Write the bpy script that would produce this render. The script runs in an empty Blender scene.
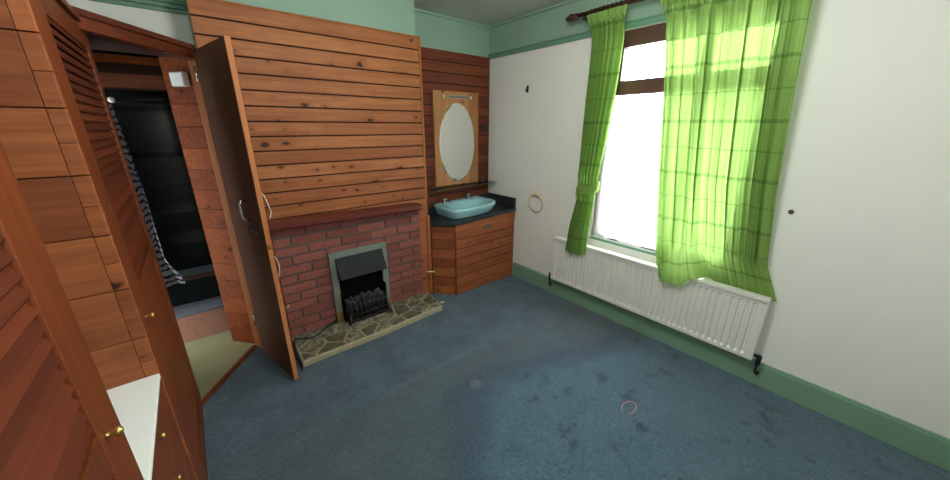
import bpy, bmesh, math, random
from mathutils import Vector, Matrix
random.seed(7)
S = bpy.context.scene
COL = S.collection
PI = math.pi

# ------------------------------------------------------------------ materials
def L(r, g, b):
    f = lambda c: c/12.92 if c <= .04045 else ((c+.055)/1.055)**2.4
    return (f(r/255), f(g/255), f(b/255), 1)

class NT:
    def __init__(s, name):
        s.m = bpy.data.materials.new(name); s.m.use_nodes = True
        s.t = s.m.node_tree; s.t.nodes.clear()
        s.out = s.t.nodes.new('ShaderNodeOutputMaterial')
    def n(s, typ, **kw):
        nd = s.t.nodes.new(typ)
        for k, v in kw.items():
            if k in ('operation', 'data_type', 'blend_type', 'noise_dimensions', 'voronoi_dimensions', 'feature', 'interpolation_type', 'clamp_factor', 'wave_type', 'bands_direction'):
                setattr(nd, k, v)
        return nd
    def link(s, a, b): s.t.links.new(a, b)
    def set(s, sock, v):
        if hasattr(v, 'is_linked') or isinstance(v, bpy.types.NodeSocket): s.link(v, sock)
        else: sock.default_value = v
    def math(s, op, a, b=0.0, c=0.0):
        nd = s.n('ShaderNodeMath', operation=op)
        for i, v in enumerate((a, b, c)): s.set(nd.inputs[i], v)
        return nd.outputs[0]
    def mix(s, f, a, b, bt='MIX'):
        nd = s.n('ShaderNodeMix', data_type='RGBA', blend_type=bt)
        s.set(nd.inputs[0], f); s.set(nd.inputs[6], a); s.set(nd.inputs[7], b)
        return nd.outputs[2]
    def obj(s): return s.n('ShaderNodeTexCoord').outputs['Object']
    def uv(s): return s.n('ShaderNodeTexCoord').outputs['UV']
    def sep(s, v):
        nd = s.n('ShaderNodeSeparateXYZ'); s.set(nd.inputs[0], v); return nd.outputs
    def comb(s, x, y, z):
        nd = s.n('ShaderNodeCombineXYZ')
        for i, v in enumerate((x, y, z)): s.set(nd.inputs[i], v)
        return nd.outputs[0]
    def scale(s, v, sc):
        nd = s.n('ShaderNodeVectorMath', operation='MULTIPLY'); s.set(nd.inputs[0], v); nd.inputs[1].default_value = sc
        return nd.outputs[0]
    def noise(s, v, scale=5, detail=3, rough=.5):
        nd = s.n('ShaderNodeTexNoise'); s.set(nd.inputs['Vector'], v)
        nd.inputs['Scale'].default_value = scale; nd.inputs['Detail'].default_value = detail; nd.inputs['Roughness'].default_value = rough
        return nd.outputs['Fac']
    def ramp(s, v, lo, hi):
        nd = s.n('ShaderNodeMapRange', interpolation_type='SMOOTHSTEP')
        s.set(nd.inputs[0], v); nd.inputs[1].default_value = lo; nd.inputs[2].default_value = hi
        return nd.outputs[0]
    def island(s): return s.n('ShaderNodeNewGeometry').outputs['Random Per Island']
    def bump(s, h, strength=.3, dist=.01):
        nd = s.n('ShaderNodeBump'); s.set(nd.inputs['Height'], h)
        nd.inputs['Strength'].default_value = strength; nd.inputs['Distance'].default_value = dist
        return nd.outputs[0]
    def pbr(s, col, rough=.6, metal=0, normal=None, spec=.5, sheen=0, coat=0):
        nd = s.n('ShaderNodeBsdfPrincipled')
        s.set(nd.inputs['Base Color'], col); s.set(nd.inputs['Roughness'], rough)
        nd.inputs['Metallic'].default_value = metal
        nd.inputs['Specular IOR Level'].default_value = spec
        nd.inputs['Sheen Weight'].default_value = sheen
        nd.inputs['Coat Weight'].default_value = coat
        if normal is not None: s.link(normal, nd.inputs['Normal'])
        s.link(nd.outputs[0], s.out.inputs[0]); return nd

def plain(name, c, rough=.6, metal=0, var=.12, nscale=14, spec=.5, coat=0, bump=0):
    t = NT(name); o = t.obj()
    f = t.noise(o, nscale, 4)
    d = tuple(x*(1-var) for x in c[:3])+(1,); l = tuple(min(1, x*(1+var)) for x in c[:3])+(1,)
    nm = t.bump(t.noise(o, nscale*6, 3), bump, .003) if bump else None
    t.pbr(t.mix(f, d, l), rough, metal, nm, spec, 0, coat); return t.m

def pine(name, light, dark, knot, ax=0, rough=.42, knots=1.0, kscale=1.0, vary=.9, spec=.4):
    """planks along axis ax; each plank is an island of the mesh with its own tint"""
    t = NT(name); o = t.obj(); r = t.island()
    off = t.comb(t.math('MULTIPLY', r, 37.0), t.math('MULTIPLY', r, 91.0), t.math('MULTIPLY', r, 53.0))
    ad = t.n('ShaderNodeVectorMath', operation='ADD'); t.link(o, ad.inputs[0]); t.link(off, ad.inputs[1]); v = ad.outputs[0]
    sc = [26, 26, 26]; sc[ax] = 1.3
    g = t.noise(t.scale(v, sc), 1.6, 5, .6)
    sc2 = [110, 110, 110]; sc2[ax] = 3
    g2 = t.noise(t.scale(v, sc2), 1.0, 3, .6)
    big = t.noise(v, 2.2, 2)
    f = t.math('ADD', t.math('MULTIPLY', g, .9), t.math('MULTIPLY', g2, .35))
    f = t.math('ADD', f, t.math('MULTIPLY', t.math('SUBTRACT', r, .5), vary*.75))
    f = t.math('ADD', f, t.math('MULTIPLY', t.math('SUBTRACT', big, .5), .5))
    f = t.ramp(f, .2, 1.1)
    c = t.mix(f, dark, light)
    wn = t.n('ShaderNodeTexNoise'); t.link(v, wn.inputs['Vector']); wn.inputs['Scale'].default_value = 22
    wv = t.n('ShaderNodeVectorMath', operation='MULTIPLY_ADD'); t.link(wn.outputs['Color'], wv.inputs[0]); wv.inputs[1].default_value = (.035, .035, .035); t.link(v, wv.inputs[2])
    for mul, lo, hi, pr, st in ((1.0, .08, .19, .36, .92), (1.75, .07, .2, .22, .85)):
        sk = [9*kscale*mul]*3; sk[ax] = 5.0*kscale*mul
        vo = t.n('ShaderNodeTexVoronoi'); t.link(t.scale(wv.outputs[0], sk), vo.inputs['Vector']); vo.inputs['Scale'].default_value = 1.0
        sw = t.math('GREATER_THAN', t.sep(vo.outputs['Color'])[0], 1-pr*knots)
        halo = t.math('SUBTRACT', 1.0, t.ramp(vo.outputs['Distance'], hi, hi*2.4))
        c = t.mix(t.math('MULTIPLY', t.math('MULTIPLY', halo, sw), .35), c, dark)
        k = t.math('SUBTRACT', 1.0, t.ramp(vo.outputs['Distance'], lo, hi))
        c = t.mix(t.math('MULTIPLY', t.math('MULTIPLY', k, sw), st), c, knot)
    t.pbr(c, rough, 0, t.bump(g2, .12, .002), spec); return t.m

M = {}
M['pine'] = pine('pine_planks', L(182, 118, 72), L(132, 74, 42), L(44, 23, 16), knots=1.5, rough=.55, vary=.6, spec=.25)
M['pine_dark'] = pine('stained_pine', L(128, 68, 40), L(84, 40, 25), L(40, 20, 13), knots=.25, rough=.55, spec=.25)
M['pine_cab'] = pine('vanity_pine', L(176, 104, 62), L(118, 64, 38), L(44, 22, 14), knots=1.1, rough=.5, vary=.5, spec=.25)
M['pine_reveal'] = pine('orange_pine', L(152, 80, 30), L(100, 42, 16), L(48, 22, 10), knots=.7, rough=.6, vary=.3, spec=.12)
M['pine_panel'] = pine('mirror_pine', L(192, 138, 86), L(150, 98, 58), L(70, 38, 22), ax=2, knots=.6)
M['trim_pine'] = pine('trim_pine', L(178, 116, 66), L(136, 78, 40), L(60, 32, 18), ax=2, knots=.15, vary=.3, rough=.55, spec=.2)
M['louvre'] = pine('louvre_wood', L(126, 62, 28), L(84, 38, 18), L(50, 24, 14), ax=2, knots=.05, vary=.4, rough=.45, spec=.25)
M['slat'] = pine('slat_wood', L(104, 48, 26), L(72, 32, 18), L(50, 24, 14), ax=1, knots=.05, vary=.5, rough=.5, spec=.2)
M['door_brown'] = plain('brown_hardboard', L(98, 66, 46), .6, var=.1, nscale=5, spec=.15)
M['door_edge'] = pine('door_edge_wood', L(196, 132, 82), L(160, 92, 54), L(70, 36, 22), ax=2, knots=.05, vary=.2, rough=.55, spec=.2)
M['mantel'] = pine('mahogany_shelf', L(104, 46, 36), L(66, 26, 21), L(40, 18, 14), ax=0, knots=0, rough=.3)
M['header'] = pine('header_wood', L(122, 58, 34), L(82, 36, 21), L(40, 18, 12), ax=0, knots=.05, vary=.3, rough=.4)
M['groove'] = plain('groove_backing_board', L(52, 28, 18), .9)  # plain dark backing seen between the planks
M['white_wall'] = plain('off_white_emulsion', L(234, 234, 228), .85, var=.03, nscale=3, bump=.08)
M['green_paint'] = plain('sage_green_paint', L(142, 172, 152), .7, var=.06, nscale=3)
M['green_gloss'] = plain('green_gloss_paint', L(124, 160, 136), .38, var=.08, nscale=4)
M['rail_green'] = plain('teal_gloss_paint', L(104, 146, 124), .4, var=.08, nscale=4)
M['dark_green'] = plain('bottle_green_and_step_shade', L(20, 30, 27), .22, var=.1, nscale=4)  # stairwell wall paint, reused as painted-in shade on the upper steps
M['black'] = plain('black_metal', L(24, 24, 25), .45, var=.2)
M['matt_black'] = plain('matt_black_lining', L(10, 10, 10), .95, spec=.05)  # even near-black matt lining of the firebox
M['black_gloss'] = plain('black_laminate', L(46, 51, 53), .3, var=.4, nscale=90)
M['coal'] = plain('grey_coal', L(48, 48, 50), .9, var=.5, nscale=30, bump=.5)
M['hood'] = plain('dark_grey_metal', L(34, 38, 38), .6, 0, var=.15, spec=.2)
M['pewter'] = plain('sage_pewter_frame', L(116, 126, 116), .5, .1, var=.15, nscale=10)
M['brass'] = plain('brass', L(196, 166, 96), .3, .85, var=.1)
M['chrome'] = plain('chrome', L(200, 202, 204), .18, 1, var=.05)
M['white_gloss'] = plain('white_enamel', L(226, 226, 218), .35, var=.02)
M['white_lam'] = plain('white_laminate', L(242, 246, 242), .4, var=.02)
M['cream'] = plain('cream_plastic', L(226, 208, 168), .4, var=.05)
M['grey_plate'] = plain('grey_metal_plate', L(104, 100, 96), .4, .5, var=.2)
M['basin'] = plain('pale_blue_ceramic', L(158, 206, 214), .16, var=.03, coat=.3)
M['ceil'] = None
M['white_cord'] = plain('white_cable', L(222, 212, 190), .5)
M['pink'] = plain('pink_elastic', L(190, 130, 152), .6)
M['pole'] = plain('dark_stained_pole', L(62, 40, 32), .35, var=.25)
M['win_brown'] = plain('dark_brown_frame', L(86, 54, 48), .45, var=.15)
M['lino'] = plain('beige_lino', L(146, 146, 110), .55, var=.12, nscale=6)
M['riser'] = plain('dusty_pink_carpet', L(184, 134, 114), .95, var=.25, nscale=40)
M['tread'] = plain('slate_carpet', L(104, 112, 120), .95, var=.2, nscale=30)
M['nosing'] = plain('brown_nosing', L(84, 56, 46), .6)
M['brown_ply'] = plain('dark_ply', L(60, 38, 30), .6)

# mirror, glass
t = NT('mirror_silver'); t.pbr(L(248, 250, 246), .03, 1); M['mirror'] = t.m
def clear(name, tint, gl):
    t = NT(name); tr = t.n('ShaderNodeBsdfTransparent'); tr.inputs[0].default_value = tint
    g = t.n('ShaderNodeBsdfGlossy'); g.inputs[1].default_value = .03
    mx = t.n('ShaderNodeMixShader'); mx.inputs[0].default_value = gl
    t.link(tr.outputs[0], mx.inputs[1]); t.link(g.outputs[0], mx.inputs[2]); t.link(mx.outputs[0], t.out.inputs[0]); return t.m
M['pane'] = clear('window_glass', (1, 1, 1, 1), .06)
M['shelf_glass'] = clear('shelf_glass', (.62, .72, .66, 1), .22)

# ceiling with damp stains
t = NT('ceiling_paint'); o = t.obj()
st = t.ramp(t.noise(o, 1.7, 4, .6), .5, .72)
c = t.mix(t.noise(o, 8, 3), L(176, 188, 176), L(188, 198, 186))
t.pbr(t.mix(t.math('MULTIPLY', st, .45), c, L(138, 142, 122)), .9); M['ceil'] = t.m

# bricks / stones
t = NT('red_brick'); o = t.obj(); r = t.island()
c = t.mix(r, L(116, 62, 52), L(144, 84, 72))
c = t.mix(t.ramp(t.noise(o, 38, 5, .7), .45, .75), c, L(100, 56, 48))
t.pbr(c, .85, 0, t.bump(t.noise(o, 90, 4), .35, .004)); M['brick'] = t.m
M['mortar'] = plain('grey_mortar', L(92, 94, 92), .95, var=.2, nscale=60, bump=.3)
t = NT('crazy_paving_stone'); o = t.obj(); r = t.island()
c = t.mix(r, L(96, 92, 74), L(152, 144, 116))
c = t.mix(t.ramp(t.noise(o, 20, 6, .75), .38, .62), c, L(72, 70, 58))
t.pbr(c, .7, 0, t.bump(t.noise(o, 45, 4), .4, .004)); M['stone'] = t.m
M['pointing'] = plain('pale_pointing', L(158, 150, 122), .9, var=.25, nscale=30, bump=.3)

# carpet: faded blue pile, greyer in the walked-on strip, cleaner and bluer where the bed stood
t = NT('blue_carpet'); o = t.obj(); x, y, z = t.sep(o)
wob = t.math('MULTIPLY', t.math('SUBTRACT', t.noise(o, 3.2, 3), .5), .28)
e1 = t.math('ADD', t.math('ADD', t.math('MULTIPLY', x, -.297), t.math('MULTIPLY', y, -.955)), wob)   # away from the fireplace side of the bed mark
e2 = t.math('ADD', t.math('ADD', t.math('MULTIPLY', x, .82), t.math('MULTIPLY', y, -.57)), wob)
bed = t.math('MULTIPLY', t.ramp(e1, 1.74, 1.92), t.ramp(e2, -.47, -.24))
worn = t.math('MULTIPLY', t.ramp(t.math('ADD', t.math('MULTIPLY', y, -1), wob), 1.02, 1.35), t.math('SUBTRACT', 1.0, bed))
dirt = t.noise(t.scale(o, (1, 1, 1)), 5.5, 5, .65)
pile = t.noise(o, 130, 2, .8)
pile2 = t.noise(o, 48, 4, .8)
c = t.mix(t.ramp(dirt, .25, .8), L(58, 84, 104), L(92, 118, 134))
c = t.mix(t.math('MULTIPLY', worn, .5), c, L(86, 100, 100))
c = t.mix(t.math('MULTIPLY', bed, .5), c, L(92, 130, 150))
edge = t.math('MULTIPLY', t.math('MULTIPLY', t.ramp(e1, 1.66, 1.80), t.ramp(e2, -.56, -.38)), t.math('SUBTRACT', 1.0, t.math('MULTIPLY', t.ramp(e1, 1.84, 1.98), t.ramp(e2, -.34, -.16))))
c = t.mix(t.math('MULTIPLY', edge, .5), c, L(50, 72, 96))  # dark shadow line round the bed mark, painted into the pile colour
blot = t.math('MULTIPLY', t.math('MULTIPLY', t.ramp(t.noise(o, 7.5, 5, .65), .5, .66), t.ramp(t.noise(o, 3.1, 2), .42, .6)), t.math('ADD', t.math('MULTIPLY', bed, .75), .06))
c = t.mix(blot, c, L(44, 66, 86))
seam = t.math('SUBTRACT', 1.0, t.ramp(t.math('ABSOLUTE', t.math('ADD', y, 1.2)), .006, .03))
seam = t.math('MULTIPLY', t.math('MULTIPLY', seam, t.ramp(t.math('MULTIPLY', x, -1), .95, 1.25)), t.math('SUBTRACT', 1.0, t.ramp(t.math('MULTIPLY', x, -1), 1.6, 2.15)))
c = t.mix(t.math('MULTIPLY', seam, .16), c, L(140, 152, 160))
dv = t.n('ShaderNodeVectorMath', operation='DISTANCE'); t.link(o, dv.inputs[0]); dv.inputs[1].default_value = (-1.40, -1.49, 0)
spot = t.math('SUBTRACT', 1.0, t.ramp(t.math('ADD', dv.outputs['Value'], t.math('MULTIPLY', t.math('SUBTRACT', pile2, .5), .05)), .025, .05))
c = t.mix(t.math('MULTIPLY', spot, .2), c, L(190, 180, 160))
c = t.mix(t.math('MULTIPLY', t.ramp(t.math('ADD', t.math('MULTIPLY', pile, .6), t.math('MULTIPLY', pile2, .5)), .42, .66), .85), c, t.mix(.62, c, (0.01, .015, .02, 1)))
t.pbr(c, 1.0, 0, t.bump(t.math('ADD', pile, t.math('MULTIPLY', pile2, .7)), .8, .012), .1, .25); M['carpet'] = t.m

# green checked curtain cloth (uv in metres)
t = NT('green_check_voile'); u, v, w = t.sep(t.uv())
def line(p, period, half, off=0):
    f = t.math('FRACT', t.math('ADD', t.math('DIVIDE', p, period), off))
    d = t.math('ABSOLUTE', t.math('SUBTRACT', f, .5))
    return t.math('SUBTRACT', 1.0, t.ramp(d, half/period*.5, half/period))
hb = t.math('MAXIMUM', t.math('MULTIPLY', line(v, .298, .012, 0.0), .7), t.math('MULTIPLY', line(v, .298, .004, .5), .7))
vb = t.math('MAXIMUM', t.math('MULTIPLY', line(u, .24, .014, .1), .6), t.math('MULTIPLY', line(u, .24, .004, .5), .5))
f = t.math('MINIMUM', t.math('ADD', t.math('MULTIPLY', hb, .75), t.math('MULTIPLY', vb, .6)), 1.0)
weave = t.noise(t.comb(t.math('MULTIPLY', u, 40.0), t.math('MULTIPLY', v, 8.0), 0.0), 6, 3)
c1 = t.mix(weave, L(130, 165, 86), L(152, 184, 104))
c = t.mix(f, c1, L(84, 120, 58))
df = t.n('ShaderNodeBsdfDiffuse'); t.link(c, df.inputs[0])
tl = t.n('ShaderNodeBsdfTranslucent'); t.link(c, tl.inputs[0])
mx = t.n('ShaderNodeMixShader'); mx.inputs[0].default_value = .29
t.link(df.outputs[0], mx.inputs[1]); t.link(tl.outputs[0], mx.inputs[2])
tp = t.n('ShaderNodeBsdfTransparent'); t.link(c, tp.inputs[0])
mx2 = t.n('ShaderNodeMixShader'); mx2.inputs[0].default_value = .09
t.link(mx.outputs[0], mx2.inputs[1]); t.link(tp.outputs[0], mx2.inputs[2]); t.link(mx2.outputs[0], t.out.inputs[0]); M['voile'] = t.m

t = NT('white_net'); df = t.n('ShaderNodeBsdfTranslucent'); df.inputs[0].default_value = (.9, .9, .9, 1)
d2 = t.n('ShaderNodeBsdfDiffuse'); d2.inputs[0].default_value = (.9, .9, .9, 1)
mx = t.n('ShaderNodeMixShader'); mx.inputs[0].default_value = .3; t.link(df.outputs[0], mx.inputs[1]); t.link(d2.outputs[0], mx.inputs[2])
tp = t.n('ShaderNodeBsdfTransparent'); mx2 = t.n('ShaderNodeMixShader'); mx2.inputs[0].default_value = .3
t.link(mx.outputs[0], mx2.inputs[1]); t.link(tp.outputs[0], mx2.inputs[2]); t.link(mx2.outputs[0], t.out.inputs[0]); M['net'] = t.m

t = NT('zebra_cloth'); u, v, w = t.sep(t.uv())
wv = t.math('ADD', v, t.math('MULTIPLY', t.noise(t.comb(t.math('MULTIPLY', u, 10.0), t.math('MULTIPLY', v, 9.0), 0.0), 1.0, 3), .09))
fr = t.math('ABSOLUTE', t.math('SUBTRACT', t.math('FRACT', t.math('DIVIDE', wv, .046)), .5))
t.pbr(t.mix(t.ramp(fr, .14, .24), L(26, 26, 32), L(134, 134, 144)), .95, spec=.1); M['zebra'] = t.m

# ------------------------------------------------------------------ mesh builder
class MB:
    def __init__(s): s.b = bmesh.new(); s.mats = []; s.cur = 0; s.uvs = None
    def mat(s, k):
        m = M[k]
        if m not in s.mats: s.mats.append(m)
        s.cur = s.mats.index(m); return s
    def _fin(s, faces, smooth=False):
        for f in faces: f.material_index = s.cur; f.smooth = smooth
    def box(s, x0, x1, y0, y1, z0, z1, bev=0, mtx=None):
        nb = bmesh.new()
        bmesh.ops.create_cube(nb, size=1)
        for v in nb.verts:
            v.co = Vector((x0+(v.co.x+.5)*(x1-x0), y0+(v.co.y+.5)*(y1-y0), z0+(v.co.z+.5)*(z1-z0)))
        if bev: bmesh.ops.bevel(nb, geom=nb.edges[:], offset=bev, segments=2, affect='EDGES', profile=.6)
        s._merge(nb, mtx); return s
    def _merge(s, nb, mtx=None, smooth=False):
        mp = {}
        for v in nb.verts: mp[v] = s.b.verts.new(mtx @ v.co if mtx else v.co)
        fs = []
        for f in nb.faces:
            try: fs.append(s.b.faces.new([mp[v] for v in f.verts]))
            except ValueError: pass
        s._fin(fs, smooth); nb.free()
    def prism(s, pts, ext, bev=0):
        nb = bmesh.new(); e = Vector(ext)
        a = [nb.verts.new(Vector(p)) for p in pts]; c = [nb.verts.new(Vector(p)+e) for p in pts]
        n = len(pts); nb.faces.new(a[::-1]); nb.faces.new(c)
        for i in range(n): nb.faces.new((a[i], a[(i+1) % n], c[(i+1) % n], c[i]))
        bmesh.ops.recalc_face_normals(nb, faces=nb.faces[:])
        if bev: bmesh.ops.bevel(nb, geom=nb.edges[:], offset=bev, segments=1, affect='EDGES')
        s._merge(nb); return s
    def rings(s, rings, cap0=True, cap1=True, closed=True, smooth=True):
        vs = [[s.b.verts.new(Vector(p)) for p in r] for r in rings]; fs = []
        n = len(vs[0])
        for a, b in zip(vs, vs[1:]):
            for i in range(n if closed else n-1):
                fs.append(s.b.faces.new((a[i], a[(i+1) % n], b[(i+1) % n], b[i])))
        if cap0: fs.append(s.b.faces.new(vs[0][::-1]))
        if cap1: fs.append(s.b.faces.new(vs[-1]))
        s._fin(fs, smooth); return s
    def tube(s, pts, r, seg=10, caps=True):
        pts = [Vector(p) for p in pts]; rs = r if isinstance(r, (list, tuple)) else [r]*len(pts)
        up = None; rings = []
        for i, p in enumerate(pts):
            d = (pts[min(i+1, len(pts)-1)]-pts[max(i-1, 0)]).normalized()
            if up is None:
                up = Vector((0, 0, 1)) if abs(d.z) < .9 else Vector((1, 0, 0))
            a = d.cross(up).normalized(); up = a.cross(d).normalized()
            rings.append([p+(a*math.cos(2*PI*k/seg)+up*math.sin(2*PI*k/seg))*rs[i] for k in range(seg)])
        return s.rings(rings, caps, caps)
    def lathe(s, base, axis, prof, seg=16):
        b = Vector(base); d = Vector(axis).normalized(); a = d.orthogonal().normalized(); c = d.cross(a)
        return s.rings([[b+d*h+(a*math.cos(2*PI*k/seg)+c*math.sin(2*PI*k/seg))*max(r, .0003) for k in range(seg)] for h, r in prof])
    def torus(s, c, n, R, r, seg=40, rs=8, a0=0, a1=2*PI):
        c = Vector(c); n = Vector(n).normalized(); a = n.orthogonal().normalized(); b = n.cross(a)
        full = abs(a1-a0-2*PI) < 1e-6; rg = []
        for i in range(seg if full else seg+1):
            t_ = a0+(a1-a0)*i/seg; d = a*math.cos(t_)+b*math.sin(t_)
            rg.append([c+d*R+(d*math.cos(2*PI*k/rs)+n*math.sin(2*PI*k/rs))*r for k in range(rs)])
        if full: rg.append(rg[0])
        s.rings(rg, not full, not full)
        if full: bmesh.ops.remove_doubles(s.b, verts=s.b.verts[:], dist=1e-6)
        return s
    def sheet(s, fn, nu, nv):
        """fn(i/nu, j/nv) -> (point, u, v); open cloth sheet with uvs"""
        uvl = s.b.loops.layers.uv.verify()
        g = [[fn(i/nu, j/nv) for i in range(nu+1)] for j in range(nv+1)]
        vs = [[s.b.verts.new(Vector(p[0])) for p in r] for r in g]; fs = []
        for j in range(nv):
            for i in range(nu):
                f = s.b.faces.new((vs[j][i], vs[j][i+1], vs[j+1][i+1], vs[j+1][i])); fs.append(f)
                for lp, (jj, ii) in zip(f.loops, ((j, i), (j, i+1), (j+1, i+1), (j+1, i))):
                    lp[uvl].uv = (g[jj][ii][1], g[jj][ii][2])
        s._fin(fs, True); return s

ORG = {}
def tag(o, label=None, cat=None, group=None, kind=None):
    if label: o['label'] = label
    if cat: o['category'] = cat
    if group: o['group'] = group
    if kind: o['kind'] = kind
    return o
def empty(name, loc, label=None, cat=None, group=None, kind=None):
    o = bpy.data.objects.new(name, None); o.empty_display_size = .05; COL.objects.link(o); o.location = loc
    ORG[o] = Vector(loc); return tag(o, label, cat, group, kind)
def build(name, mb, parent=None, label=None, origin=None, recalc=True):
    b = mb.b
    if recalc: bmesh.ops.recalc_face_normals(b, faces=b.faces[:])
    if parent is None:
        if origin is None:
            xs = [v.co.x for v in b.verts]; ys = [v.co.y for v in b.verts]; zs = [v.co.z for v in b.verts]
            org = Vector(((min(xs)+max(xs))/2, (min(ys)+max(ys))/2, min(zs)))
        else: org = Vector(origin)
    else: org = ORG[parent]
    for v in b.verts: v.co -= org
    me = bpy.data.meshes.new(name); b.to_mesh(me); b.free()
    for m in mb.mats: me.materials.append(m)
    o = bpy.data.objects.new(name, me); COL.objects.link(o)
    if parent is None: o.location = org
    else: o.parent = parent
    ORG[o] = org
    if label: o['label'] = label
    return o
def struct(name, mb, parent=None, label=None):
    o = build(name, mb, parent, label, origin=(0, 0, 0))
    if parent is None: o['kind'] = 'structure'
    return o
def nb(k): return MB().mat(k)

# ------------------------------------------------------------------ room shell
H = 2.5
WX = -2.76                       # front plane of the fitted wardrobes
struct('floor', nb('carpet').box(-3.45, 0.0, -3.8, 0.0, -.1, 0)).__setitem__('label', 'worn blue carpet over the whole room floor')
struct('ceiling', nb('ceil').box(-3.6, .25, -3.8, .2, H, H+.1))
mb = nb('white_wall')
WY0, WY1, WZ0, WZ1 = -2.36, -1.33, .655, 2.205
for a in ((-3.8, WY0, 0, 2.23), (WY1, .2, 0, 2.23), (WY0, WY1, 0, WZ0)): mb.box(0, .25, *a)
mb.box(0, .25, WY0, WY1, WZ1, 2.23)
mb.mat('green_paint').box(0, .25, -3.8, .2, 2.23, H)
struct('wall_window', mb)
mb = nb('white_wall').box(-2.39, 0, 0, .15, 0, 2.21)                    # behind breast and in the basin alcove
mb.box(-3.6, -2.39, 0, .15, 1.98, 2.21)
mb.mat('green_paint').box(-3.6, 0, 0, .15, 2.21, H)
struct('wall_back', mb)
struct('wall_left', nb('white_wall').box(-3.6, -3.45, -3.8, 0, 0, H))
struct('wall_rear', nb('white_wall').box(-3.45, 0, -3.95, -3.8, 0, H))
# chimney breast: plaster core
BX0, BX1, BY = -2.376, -.955, -.247
struct('wall_chimney_breast', nb('green_paint').box(BX0+.005, BX1-.02, BY+.02, 0, 0, H))
# plank cladding with real grooves
def cladding(name, matk, x0, x1, yb, z0, z1, pitch, th=.014, gap=.009, joints=None):
    mb = nb('groove').box(x0, x1, yb, yb+.006, z0, z1)
    mb.mat(matk); z = z1
    while z > z0+.01:
        za = max(z-pitch+gap, z0)
        xs = [x0]+sorted(joints(z) if joints else [])+[x1]
        for a, b in zip(xs, xs[1:]): mb.box(a, b-.0008, yb-th, yb, za, z, .003)
        z -= pitch
    return struct(name, mb)
cladding('wall_cladding', 'pine', BX0, BX1, BY+.014, .03, 2.226, .0906)['label'] = 'honey pine planks cladding the chimney breast'
cladding('wall_cladding', 'pine_dark', BX1, -.004, -.007, .0, 2.222, .0935, .006)['label'] = 'dark red pine planks in the basin alcove'
mb = nb('pine_dark')
for k in range(24):
    z = 2.222-k*.0935
    mb.box(BX1-.006, BX1+.006, BY+.02, -.014, max(z-.085, .01), z, .002)
struct('wall_cladding', mb)['label'] = 'plank cheek of the chimney breast'
# trims
mb = nb('rail_green').box(-.018, 0, -3.8, 0, 2.207, 2.246, .004)
mb.box(-.028, 0, -3.8, 0, 2.24, 2.25, .003); struct('trim_1', mb)['label'] = 'green picture rail on window wall'
mb = nb('rail_green')
for k, (z, d) in enumerate(((2.185, .014), (2.208, .024), (2.232, .018))): mb.box(-3.45, BX0, -d, 0, z, z+.02, .004)
struct('trim_2', mb)['label'] = 'green picture rail above the doorway'
mb = nb('green_paint').box(-.022, 0, -3.8, 0, H-.022, H, .006).box(BX1-.02, 0, -.022, 0, H-.022, H, .006).box(BX0+.005, BX1-.02, BY+.0, BY+.02, H-.02, H, .005)
struct('trim_3', mb)['label'] = 'thin green coving bead'
struct('trim_4', nb('trim_pine').box(BX0-.004, BX1+.002, BY-.006, BY+.02, 2.224, 2.234, .002))['label'] = 'pine capping along the plank top'
struct('trim_5', nb('trim_pine').box(BX1-.012, BX1+.008, BY-.006, BY+.012, .95, 2.226, .003))['label'] = 'thin pine corner bead of chimney breast'
mb = nb('green_gloss').box(-.022, 0, -3.8, -.45, 0, .145, .004).box(-.016, 0, -3.8, -.45, .14, .158, .004)
struct('baseboard_right', mb)
struct('baseboard_rear', nb('green_gloss').box(-3.45, -.03, -3.8, -3.778, 0, .158, .004))

# ------------------------------------------------------------------ window
win = empty('window_1', (.06, (WY0+WY1)/2, WZ0), kind='structure')
fr = nb('win_brown'); fx0, fx1 = .025, .085
fr.box(fx0, fx1, WY1-.092, WY1, WZ0+.02, WZ1, .004).box(fx0, fx1, WY0, WY0+.075, WZ0+.02, WZ1, .004)
fr.box(fx0+.001, fx1, WY0, WY1, WZ1-.105, WZ1, .004).box(fx0, fx1, WY0, WY1, WZ0+.02, WZ0+.07, .004)
fro = build('window_frame', fr, win, 'dark brown painted window frame')
build('transom_bar', nb('win_brown').box(.012, fx1+.004, WY0+.05, WY1-.05, 1.778, 1.882, .006), win)
build('mullion', nb('win_brown').box(fx0+.002, fx1-.004, -1.99, -1.935, WZ0+.05, WZ1-.05, .004), win)
build('glass_pane', nb('pane').box(.053, .057, WY0+.06, WY1-.06, 1.85, WZ1-.06), win)
build('glass_pane', nb('pane').box(.053, .057, WY0+.06, WY1-.06, WZ0+.05, 1.80), win)
mb = nb('rail_green').box(-.005, .03, WY0+.001, WY1-.001, WZ0+.001, WZ0+.018, .004); build('window_sill', mb, win, 'green painted sill')
mb = nb('white_gloss').box(.012, .022, WY0+.07, WY1-.07, WZ0+.0185, WZ0+.026); build('sill_bead', mb, win)
# net curtain
def net(u, v):
    y = -1.335+u*(-2.355+1.335); z = 1.785-v*(1.097+.012*math.sin(u*23))
    return ((.004+.005*math.sin(u*60+v*1.5)+.002*math.sin(u*23), y, z), u, v)
tag(build('net_curtain', nb('net').sheet(net, 220, 24), recalc=False), 'white net curtain over the lower window panes between the green curtains', 'curtain')

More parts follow.
